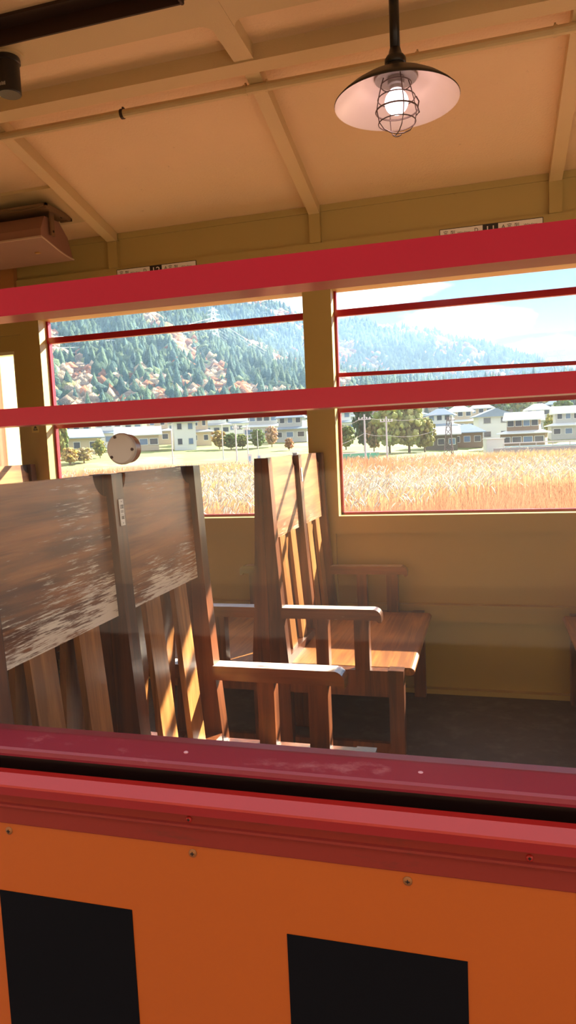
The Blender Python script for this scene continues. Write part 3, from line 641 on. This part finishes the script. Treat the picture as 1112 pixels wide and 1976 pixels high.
# ------------------------------------------------------------------ pampas grass and red reeds
def blades(n, r0, r1, kind):
    Vs, Fs, Cs = [], [], []; off = 0
    az = np.radians(rng.uniform(-40, 12, n)); u = rng.random(n); r = np.exp(np.log(r0)+u*(np.log(r1)-np.log(r0)))
    for a, d in zip(az, r):
        x, y = CAM.x+d*math.sin(a), CAM.y+d*math.cos(a); z = ground(x, y)
        ba = rng.uniform(0, PI); c_, s_ = math.cos(ba)*.5+.7, math.sin(ba)*.3
        if kind == 'plume':
            patch = math.sin(x*.35+.4)*math.sin(y*.16+1.0)+rng.normal(0, .35)
            dens = np.interp(d, [10, 20, 27, 40, 60, 110], [-1.5, -.9, .35, .5, -.7, -1.8])
            if patch+dens < 0: continue
            H = rng.uniform(1.1, 1.6); L = rng.uniform(.18, .30); wd = .019*(1+d*.018); lean = rng.uniform(.25, .9)*(-1 if rng.random() < .25 else 1)
            up = math.sqrt(max(.1, 1-min(.9, lean*lean*.5)))
            pts = [(0, 0, .0), (.25, .35, .7), (.55, .7, 1.0), (.85, .95, .75), (1.15, 1.12, .15)]
            ring = []
            for q, (ux, uz, ww) in enumerate(pts):
                px_, pz_ = ux*L*lean, uz*L*up
                for k in range(3):
                    t = 2*PI*k/3+ba; ring.append((x+px_+math.cos(t)*wd*ww, y+math.sin(t)*wd*ww, z+H+pz_))
            V = np.array(ring); Fq = []
            for q in range(4):
                for k in range(3): Fq.append((q*3+k, q*3+(k+1) % 3, q*3+3+(k+1) % 3, q*3+3+k))
            st = np.array([(x-.006, y, z), (x+.006, y, z), (x+.004, y, z+H), (x-.004, y, z+H)]); V = np.concatenate([V, st]); Fq.append((15, 16, 17, 18))
            col_ = np.tile(np.array((.66, .61, .54))*rng.uniform(.75, 1.08), (15, 1)); col_ = np.concatenate([col_, np.tile((.5, .36, .16), (4, 1))])
        else:
            V = []; Fq = []; col_ = []
            pt = math.sin(x*.21+y*.05)+math.sin(y*.11+x*.07)*.8+rng.normal(0, .35)
            base = (.30, .135, .07) if pt > -.2 else (.29, .21, .10)
            if d < 17 and rng.random() < .6: base = (.36, .29, .09)
            for b in range(4):
                ox, oy = rng.normal(0, .13*(1+d*.02), 2); H = rng.uniform(.7, 1.45); le = rng.normal(0, .22); w = .007*(1+d*.04); k = len(V)
                V += [(x+ox-w, y+oy, z), (x+ox+w, y+oy, z), (x+ox+le*H*.5+w*.6, y+oy, z+H*.65), (x+ox+le*H*.5-w*.6, y+oy, z+H*.65), (x+ox+le*H+w*.15, y+oy, z+H), (x+ox+le*H-w*.15, y+oy, z+H)]
                Fq += [(k, k+1, k+2, k+3), (k+3, k+2, k+4, k+5)]; col_ += [np.array(base)*rng.uniform(.45, 1.5)]*6
            V = np.array(V); col_ = np.array(col_)
        Vs.append(V); Fs.append(np.array(Fq)+off); Cs.append(col_); off += len(V)
    return np.concatenate(Vs), np.concatenate(Fs), np.concatenate(Cs)
grassm = mat('tinted_grass', (1, 1, 1), .9, vary=.1, nscale=2, attr='tint', spec=.1, transl=.45)
tag(mesh_np('red_reeds', *blades(30000, 11, 92, 'reed'), grassm), 'dry orange and reddish reeds filling the field beyond the windows', 'grass', kind='stuff')
tag(mesh_np('pampas_grass', *blades(20000, 12, 85, 'plume'), grassm), 'white feathery pampas grass plumes leaning over the reddish field', 'grass', kind='stuff')

# ------------------------------------------------------------------ houses
roofm = {'blue': mat('blue_grey_tiles', (.22, .29, .38), .45, vary=.2, nscale=2), 'grey': mat('grey_tiles', (.34, .35, .37), .45, vary=.2, nscale=2), 'pale': mat('pale_roof', (.66, .68, .70), .4, vary=.1, nscale=1), 'brown': mat('brown_roof', (.30, .22, .18), .6, vary=.2, nscale=1)}
wallm = {'white': mat('white_render', (.72, .71, .68), .8, vary=.05), 'tan': mat('tan_render', (.50, .40, .30), .8, vary=.08), 'brown': mat('brown_boards', (.26, .18, .13), .8, vary=.12), 'grey': mat('grey_render', (.45, .45, .44), .8, vary=.06), 'dark': mat('dark_boards', (.12, .11, .11), .8)}
panem = mat('dark_window_glass', (.05, .07, .10), .15); shutm = mat('blue_shutter', (.12, .20, .33), .5)
def hip_roof(bm, w, d, z, h, o, gable, swap=False):
    if swap: w, d = d, w
    n0 = len(bm.verts)
    x, y = w/2+o, d/2+o; rl = max(.2, x-(0 if gable else y*.9)); 
    rl = x if gable else rl
    v = [bm.verts.new(p) for p in ((-x, -y, z), (x, -y, z), (x, y, z), (-x, y, z), (-rl, 0, z+h), (rl, 0, z+h))]
    u = [bm.verts.new(p) for p in ((-x, -y, z-.18), (x, -y, z-.18), (x, y, z-.18), (-x, y, z-.18))]
    for f in ((0, 1, 5, 4), (2, 3, 4, 5), (1, 2, 5), (3, 0, 4)): bm.faces.new([v[i] for i in f])
    for i in range(4): bm.faces.new((v[i], v[(i+1) % 4], u[(i+1) % 4], u[i]))
    bm.faces.new(u[::-1])
    if swap:
        for q in list(bm.verts)[n0:]: q.co.x, q.co.y = q.co.y, q.co.x
def house(px, dist, w, d, st, roof, wall, label, rot=0, gable=True, skirt=True, wins=3):
    swap = abs(rot) > 45
    if swap: rot = math.copysign(abs(rot)-72, rot)
    x, y, z = at(px, dist); az = math.atan2(x, y)
    e = empty('village_house', (x, y, z-.2), -az+math.radians(rot)); tag(e, label, 'house', 'houses of the village beyond the field')
    h1 = 2.9 if skirt or st == 1 else 5.4
    obj('wall', B(-w/2, w/2, -d/2, d/2, 0, h1+.3), wallm[wall], e)
    fs = w*.72, d*.72
    if st == 2 and skirt:
        bm = bmesh.new(); hip_roof(bm, w, d, h1+.1, 1.0, .7, False); obj('lower_roof', bm, roofm[roof], e)
        obj('upper_wall', B(-fs[0]/2, fs[0]/2, -fs[1]/2, fs[1]/2, h1, 5.6), wallm[wall], e)
        bm = bmesh.new(); hip_roof(bm, fs[0], fs[1], 5.5, 1.5, .7, gable); obj('roof', bm, roofm[roof], e)
        fw, fd, zb = fs[0], fs[1], 4.3
    else:
        bm = bmesh.new(); hip_roof(bm, w, d, h1+.2, 1.6, .7, gable, swap); obj('roof', bm, roofm[roof], e); fw, fd, zb = w, d, (4.1 if h1 > 4 else None)
    rows = [(w, d, 1.2)]+([(fw, fd, zb)] if zb else [])
    for W_, D_, z0 in rows:
        for k in range(wins):
            xc = (k-(wins-1)/2)*W_/wins
            f = obj('window', B(xc-W_*.11, xc+W_*.11, -D_/2-.06, -D_/2+.02, z0-.1, z0+1.15), wallm['white'] if wall != 'white' else wallm['grey'], e)
            obj('pane', B(xc-W_*.095, xc+W_*.095, -D_/2-.09, -D_/2-.05, z0, z0+1.05), panem if (k+int(px)) % 3 else shutm, f)
    return e
for a in [
 (160, 134, 5.6, 5, 1, 'blue', 'tan', 'low tan house with blue-grey roof and blue shutters at the left end', 8, True, False, 2),
 (212, 152, 7.5, 6, 2, 'blue', 'white', 'two-storey house with blue-grey roofs directly behind the knob', 0, False, True, 3),
 (268, 140, 7.6, 6, 1, 'pale', 'tan', 'wide single-storey house with pale roof right of the knob', 0, True, False, 4),
 (306, 158, 6.2, 5, 2, 'grey', 'tan', 'tan two-storey house with grey roof between the knob and the thin pole', 0, True, True, 2),
 (356, 140, 4.2, 5, 2, 'blue', 'white', 'narrow white gabled two-storey house right of the thin pole', 78, True, False, 2),
 (388, 152, 4.6, 5, 2, 'grey', 'tan', 'small tan house with grey roof right of the white gabled house', 0, True, True, 2),
 (420, 185, 7.0, 6, 2, 'grey', 'white', 'white house with grey roof above the yellow brown garden tree', 0, False, True, 3),
 (462, 196, 7.0, 6, 2, 'blue', 'white', 'white house with blue-grey roof above the poles in the left window', 6, False, True, 3),
 (510, 172, 9.5, 6, 2, 'pale', 'grey', 'long pale grey house with flat-looking pale roof in the left window', 0, True, True, 4),
 (566, 158, 7.5, 6, 2, 'blue', 'grey', 'grey house with stacked blue-grey roofs next to the window pillar', -12, False, True, 3),
 (335, 205, 8.0, 6, 2, 'grey', 'white', 'distant white house behind the narrow gabled house', 0, False, True, 3),
 (250, 215, 8.0, 6, 2, 'pale', 'white', 'distant white house with pale roof above the wide pale-roofed one', 0, False, True, 3),
 (150, 215, 8.0, 6, 2, 'grey', 'tan', 'distant tan house above the low blue-shuttered house', 0, False, True, 3),
 (655, 185, 8.5, 6, 2, 'blue', 'white', 'white house with blue roof at the left end of the right window', 5, False, True, 3),
 (688, 230, 9, 6, 2, 'pale', 'grey', 'distant grey house with pale roof beside the dark conifer', 0, True, True, 3),
 (852, 170, 7.5, 6, 2, 'blue', 'white', 'white house with blue roof right of the pale tree clump', -8, False, True, 3),
 (850, 138, 6, 5, 1, 'grey', 'dark', 'dark low shed-like house at the foot of the lattice poles', 4, True, False, 3),
 (888, 190, 8.5, 6, 2, 'pale', 'tan', 'tan house with broad pale roof behind the lattice poles', 6, False, True, 3),
 (902, 146, 6, 5, 1, 'blue', 'brown', 'brown low house with blue roof left of the white shed', 0, False, False, 3),
 (952, 160, 7.2, 6, 2, 'blue', 'white', 'gabled white house with blue roof above the white shed', 60, True, False, 2),
 (1012, 142, 8.0, 6, 2, 'pale', 'brown', 'large brown house with wide pale roofs right of the white shed', -6, True, True, 4),
 (1040, 184, 8, 6, 2, 'pale', 'grey', 'grey house with pale roof behind the large brown house', 0, False, True, 3),
 (1094, 160, 6.8, 6, 2, 'pale', 'grey', 'grey house with pale roof at the right edge of the view', 8, True, True, 3),
 (1075, 215, 8, 6, 2, 'blue', 'white', 'distant white house with blue roof near the right edge', 0, False, True, 3),
 (800, 235, 9, 6, 2, 'blue', 'white', 'distant white house rising behind the pale tree clump', 0, False, True, 3),
 (930, 212, 9, 6, 2, 'grey', 'tan', 'distant tan house with grey roof behind the gabled white house', 0, False, True, 3),
 (540, 215, 9, 6, 2, 'grey', 'white', 'distant white house with grey roof above the stacked blue roofs', 0, False, True, 3),
 (385, 225, 8, 6, 2, 'blue', 'white', 'distant white house with blue roof near the middle of the left window', 0, False, True, 3)]:
    house(*a)
# white shed
x, y, z = at(953, 116); e = empty('white_shed', (x, y, z), -math.atan2(x, y)+.25); tag(e, 'plain white box shed standing at the far edge of the field', 'shed')
obj('wall', B(-1.35, 1.35, -1.2, 1.2, 0, 2.5), mat('shed_grey', (.55, .57, .58), .6), e); obj('roof', B(-1.45, 1.5, -1.3, 1.3, 2.5, 2.6), roofm['pale'], e); obj('door', B(1.353, 1.39, -1.0, .9, .1, 2.3), wallm['white'], e)
# green sheet fence
x, y, z = at(690, 104); e = empty('green_fence', (x, y, z), -math.atan2(x, y)); tag(e, 'bright green sheet fence with pale top at the left of the field', 'fence')
obj('sheet', B(-4.2, 3.1, -.03, .03, .15, 1.25), mat('green_sheet', (.05, .42, .28), .5, vary=.1, nscale=2), e); obj('top_rail', B(-4.2, 3.1, -.06, .06, 1.25, 1.40), wallm['white'], e)
for k in range(6): obj('fence_post', B(-4.2+k*1.45, -4.12+k*1.45, .03, .1, 0, 1.3), wallm['grey'], e)
# concrete embankment with guard rail at right
x, y, z = at(1060, 95); e = empty('concrete_embankment', (x, y, z), -.10); tag(e, 'grey concrete embankment wall with pale guard rail at the right', 'wall')
obj('wall', B(-6.8, 16, 0, .6, -.3, 1.45), mat('grey_concrete', (.34, .33, .34), .85, vary=.15, nscale=1), e)
obj('guard_rail', B(-5.6, 16, .1, .2, 2.0, 2.14), wallm['white'], e)
for k in range(11): obj('rail_post', B(-5.6+k*2, -5.5+k*2, .12, .22, 1.45, 2.0), wallm['grey'], e)
x, y, z = at(1040, 122); e = empty('garden_wall', (x, y, z), -.06); tag(e, 'long low wall with bluish top below the large brown house', 'wall')
obj('wall', B(-8.6, 9, 0, .3, 0, 1.0), wallm['grey'], e); obj('coping', B(-8.6, 9, -.1, .4, 1.0, 1.15), mat('blue_coping', (.42, .58, .72), .5), e)

# poles and wires
polem = mat('pole_concrete', (.50, .50, .52), .7); wirew = mat('pale_wire', (.70, .70, .68), .4)
def pole(px, dist, h, label, r=.13, arm=0, col_=polem):
    x, y, z = at(px, dist); e = empty('utility_pole', (x, y, z)); tag(e, label, 'pole', 'utility poles across the village edge')
    bm = bmesh.new(); tube(bm, [(0, 0, -.5), (0, 0, h)], [r, r*.7], 10); obj('shaft', bm, col_, e)
    if arm:
        bm = bmesh.new(); box(bm, -arm, arm, -.06, .06, h-.7, h-.58); obj('crossarm', bm, col_, e)
        for s in (-1, -.4, .4, 1):
            bm = bmesh.new(); tube(bm, [(s*arm*.9, 0, h-.58), (s*arm*.9, 0, h-.35)], .06, 8); obj('insulator', bm, wallm['white'], e)
    return Vector((x, y, z+h))
P1 = pole(705, 92, 6.6, 'left one of the two tall poles before the pale tree clump', .14, .8)
P2 = pole(747, 92, 6.2, 'right one of the two tall poles before the pale tree clump', .13, .8)
P3 = pole(332, 112, 5.4, 'thin pole before the narrow white gabled house', .10)
P4 = pole(430, 116, 5.8, 'leftmost of the three grey poles in the left window', .10)
P5 = pole(456, 112, 6.0, 'middle one of the three grey poles in the left window', .13, .5)
P6 = pole(478, 114, 5.6, 'rightmost of the three grey poles in the left window', .11, .5)
P7 = pole(872, 104, 6.2, 'dark pole right of the lattice mast', .10, .5, wallm['dark'])
P8 = pole(498, 118, 4.6, 'short pole above the two white signs', .07)
def lattice(x, y, z, h, w, name, label, cat, m, arms=(), group=None):
    e = empty(name, (x, y, z), -math.atan2(x, y)); tag(e, label, cat, group); bm = bmesh.new(); n = 7; r = w*.035
    for sx in (-1, 1):
        for sy in (-1, 1): tube(bm, [(sx*w/2, sy*w/2, 0), (sx*w*.08, sy*w*.08, h)], r, 5)
    for k in range(n):
        a, b = k/n, (k+1)/n; wa, wb = w*(.5-.42*a), w*(.5-.42*b)
        for sy in (-1, 1):
            tube(bm, [(-wa, sy*wa, a*h), (wb, sy*wb, b*h)], r*.7, 4); tube(bm, [(wa, sy*wa, a*h), (-wb, sy*wb, b*h)], r*.7, 4)
    obj('lattice_frame', bm, m, e)
    for t, l in arms:
        bm = bmesh.new(); tube(bm, [(-l, 0, h*t), (l, 0, h*t)], r, 5); tube(bm, [(-l, 0, h*t), (0, 0, h*(t+.06))], r*.7, 4); tube(bm, [(l, 0, h*t), (0, 0, h*(t+.06))], r*.7, 4); obj('crossarm', bm, m, e)
    return e
x, y, z = at(866, 100); lattice(x, y, z, 6.0, 1.5, 'lattice_mast', 'slim dark lattice mast standing before the village at right', 'mast', wallm['dark'])
def on_hill(px, front, t):
    az, _ = bearing(px); D0, D1, h = hill(front); r = D0+t*(D1-D0); x, y = CAM.x+r*math.sin(az), CAM.y+r*math.cos(az); return x, y, h(x, y, r, az)
pylm = mat('pylon_steel', (.62, .64, .66), .5, metal=.2)
x, y, z = on_hill(425, True, .62); lattice(x, y, z+2, 26, 7, 'transmission_tower', 'white lattice power pylon in the forest of the nearer hill', 'pylon', pylm, ((.7, 5), (.82, 4.2), (.92, 3.4)), 'power pylons'); TW = Vector((x, y, z+22))
for px, l in ((1052, 'left one of the two faint pylons on the ridge at right'), (1079, 'right one of the two faint pylons on the ridge at right')):
    az, _ = bearing(px, 664); r = 1180; x, y = CAM.x+r*math.sin(az), CAM.y+r*math.cos(az)
    z = r*math.tan(math.radians(4.2)); lattice(x, y, z, 54, 9, 'transmission_tower', l, 'pylon', mat('dark_pylon', (.25, .28, .32), .6), ((.6, 10), (.75, 9), (.88, 8)), 'power pylons')
def wire(a, b, sag, r, label, group, n=14, m=wirew):
    bm = bmesh.new(); tube(bm, [a.lerp(b, k/n)-Vector((0, 0, sag*4*(k/n)*(1-k/n))) for k in range(n+1)], r, 5); tag(obj('power_line', bm, m), label, 'wire', group)
for dz in (-.3, -2.4):
    wire(P1+Vector((0, 0, dz)), P2+Vector((0, 0, dz)), .2, .022, 'wires strung between the two tall poles', 'wires between poles')
    x, y, z = at(845, 92); wire(P2+Vector((0, 0, dz)), Vector((x, y, z+6.6+dz)), .5, .022, 'wires running right from the right tall pole', 'wires right of poles')
    x, y, z = at(640, 92); wire(P1+Vector((0, 0, dz)), Vector((x, y, z+5.0+dz)), .2, .022, 'wires running left from the left tall pole', 'wires left of poles')
az, el = bearing(40, 640); q0 = Vector((CAM.x+330*math.sin(az), CAM.y+330*math.cos(az), 330*math.tan(el)))
az, el = bearing(640, 730); q1 = Vector((CAM.x+520*math.sin(az), CAM.y+520*math.cos(az), 520*math.tan(el)))
for k in range(6):
    o1 = Vector((0, 0, -k*2.2)); wire(q0+o1*1.2, TW+o1*.9, 5, .07, 'bright power lines slanting across the wooded hill', 'power lines over the hill'); wire(TW+o1*.9, q1+o1, 4, .07, 'bright power lines slanting across the wooded hill', 'power lines over the hill')
# wire fence in the reeds and two white notice boards
x, y, z = at(445, 19); e = empty('wire_fence', (x, y, z), .28); tag(e, 'grey wire fence standing in the reeds at the left window', 'fence')
for k in range(4): obj('fence_post', B(-1.6+k*1.0, -1.56+k*1.0, -.02, .02, 0, 1.35), polem, e)
bm = bmesh.new()
for zz in (.9, 1.3): tube(bm, [(-1.6, 0, zz), (1.45, 0, zz)], .010, 5)
obj('fence_wire', bm, polem, e)
for i, px in enumerate((481, 499)):
    x, y, z = at(px, 96); e = empty('notice_board', (x, y, z), -math.atan2(x, y)); tag(e, ('left' if i == 0 else 'right')+' one of two small upright white boards at the field edge', 'sign', 'white boards at the field edge')
    obj('board', B(-.3, .3, -.04, .04, .6, 2.1 if i == 0 else 1.9), wallm['white'], e); obj('post', B(-.06, .06, .04, .1, 0, 1.9), polem, e); obj('figure', B(-.12, .12, -.06, -.04, .9, 1.8), mat('board_blue', (.25, .42, .60), .5), e)
x, y, z = at(569, 90); e = empty('dark_post', (x, y, z)); tag(e, 'short dark square post just above the far bench back', 'post'); obj('shaft', B(-.28, .28, -.2, .2, 0, 2.0), wallm['dark'], e); obj('cap', B(-.34, .34, -.26, .26, 2.0, 2.12), wallm['grey'], e)

# haze over the valley, real scattering air beyond the field
HAZE = 1
for nm, dens, bx, lb in (('valley_haze', .00055, (-900, 900, 150, 560, -20, 75), 'thin bluish haze hanging over the valley before the nearer hill'), ('mountain_haze', .00038, (-1500, 1200, 560, 1300, -20, 150), 'denser bluish haze hanging before the distant mountain')):
    hz = bpy.data.materials.new(nm); hz.use_nodes = True; nt = hz.node_tree; nt.nodes.remove(nt.nodes['Principled BSDF'])
    v = nt.nodes.new('ShaderNodeVolumeScatter'); v.inputs['Color'].default_value = ((.42, .68, 1, 1) if nm[0] == 'v' else (.26, .52, 1, 1)); v.inputs['Density'].default_value = dens; v.inputs['Anisotropy'].default_value = .2
    nt.links.new(v.outputs[0], nt.nodes['Material Output'].inputs['Volume'])
    tag(obj(nm, B(*bx), hz), lb, 'haze', kind='stuff')

# ------------------------------------------------------------------ light
sd = Vector((.69, 1, .665)).normalized()
sun = bpy.data.lights.new('sun', 'SUN'); sun.energy = 17; sun.angle = math.radians(.53); sun.color = (1, .90, .74)
so = bpy.data.objects.new('sun', sun); col.objects.link(so); so.rotation_euler = sd.to_track_quat('Z', 'Y').to_euler()
Wd = bpy.data.worlds.new('sky'); S.world = Wd; Wd.use_nodes = True; nt = Wd.node_tree; N = nt.nodes; L = nt.links; bg = N['Background']
tc = N.new('ShaderNodeTexCoord'); sp_ = N.new('ShaderNodeSeparateXYZ'); L.new(tc.outputs['Generated'], sp_.inputs[0])
ramp = N.new('ShaderNodeValToRGB'); L.new(sp_.outputs[2], ramp.inputs[0]); cr = ramp.color_ramp
cr.elements[0].position = 0; cr.elements[0].color = (.30, .40, .55, 1); cr.elements[1].position = 1; cr.elements[1].color = (.40, .62, 1, 1)
e_ = cr.elements.new(.12); e_.color = (.15, .27, .52, 1); e_ = cr.elements.new(.35); e_.color = (.24, .44, .75, 1)
mp = N.new('ShaderNodeMapping'); mp.inputs['Scale'].default_value = (1, 1, 3.2); mp.inputs['Location'].default_value = (.35, .1, .2); L.new(tc.outputs['Generated'], mp.inputs[0])
nz = N.new('ShaderNodeTexNoise'); nz.inputs['Scale'].default_value = 4.2; nz.inputs['Detail'].default_value = 9; nz.inputs['Roughness'].default_value = .55; L.new(mp.outputs[0], nz.inputs['Vector'])
def blob(px, py, ra, rz_, amp):
    az, el = bearing(px, py); c = (math.sin(az)*math.cos(el), math.cos(az)*math.cos(el), math.sin(el))
    s = N.new('ShaderNodeVectorMath'); s.operation = 'SUBTRACT'; L.new(tc.outputs['Generated'], s.inputs[0]); s.inputs[1].default_value = c
    q = N.new('ShaderNodeVectorMath'); q.operation = 'MULTIPLY'; L.new(s.outputs[0], q.inputs[0]); q.inputs[1].default_value = (1/ra, 1/ra, 1/rz_)
    l = N.new('ShaderNodeVectorMath'); l.operation = 'LENGTH'; L.new(q.outputs[0], l.inputs[0])
    r = N.new('ShaderNodeMapRange'); r.interpolation_type = 'SMOOTHSTEP'; r.inputs[1].default_value = 0; r.inputs[2].default_value = 1; r.inputs[3].default_value = amp; r.inputs[4].default_value = 0; L.new(l.outputs['Value'], r.inputs[0]); return r.outputs[0]
acc = nz.outputs[0]
for a in [(900, 628, .16, .035, .34), (640, 580, .16, .035, .36), (1030, 672, .16, .016, .26), (760, 560, .12, .02, .22), (560, 590, .1, .05, .3), (1090, 560, .12, .05, -.25), (1060, 620, .06, .02, -.2)]:
    ad = N.new('ShaderNodeMath'); ad.operation = 'ADD'; L.new(acc, ad.inputs[0]); L.new(blob(*a), ad.inputs[1]); acc = ad.outputs[0]
cm = N.new('ShaderNodeMapRange'); cm.interpolation_type = 'SMOOTHSTEP'; ad = N.new('ShaderNodeMapRange'); ad.inputs[1].default_value = .22; ad.inputs[2].default_value = .5; ad.inputs[3].default_value = 0; ad.inputs[4].default_value = .22; L.new(sp_.outputs[2], ad.inputs[0]); a2 = N.new('ShaderNodeMath'); a2.operation = 'ADD'; L.new(acc, a2.inputs[0]); L.new(ad.outputs[0], a2.inputs[1]); acc = a2.outputs[0]  # extra cloud overhead, out of view, added to brighten the carriage
cm.inputs[1].default_value = .60; cm.inputs[2].default_value = .76; L.new(acc, cm.inputs[0])
mx = N.new('ShaderNodeMix'); mx.data_type = 'RGBA'; L.new(cm.outputs[0], mx.inputs[0]); L.new(ramp.outputs[0], mx.inputs[6]); mx.inputs[7].default_value = (1.25, 1.22, 1.2, 1)
L.new(mx.outputs[2], bg.inputs[0]); bg.inputs[1].default_value = 1.0

S.view_settings.view_transform = 'Standard'; S.view_settings.look = 'None'; S.view_settings.gamma = 1; S.view_settings.use_curve_mapping = False
S.view_settings.exposure = 1.08
S.cycles.max_bounces = 10; S.cycles.diffuse_bounces = 6; S.cycles.transparent_max_bounces = 16; S.cycles.volume_bounces = 0
S.cycles.sample_clamp_indirect = 8
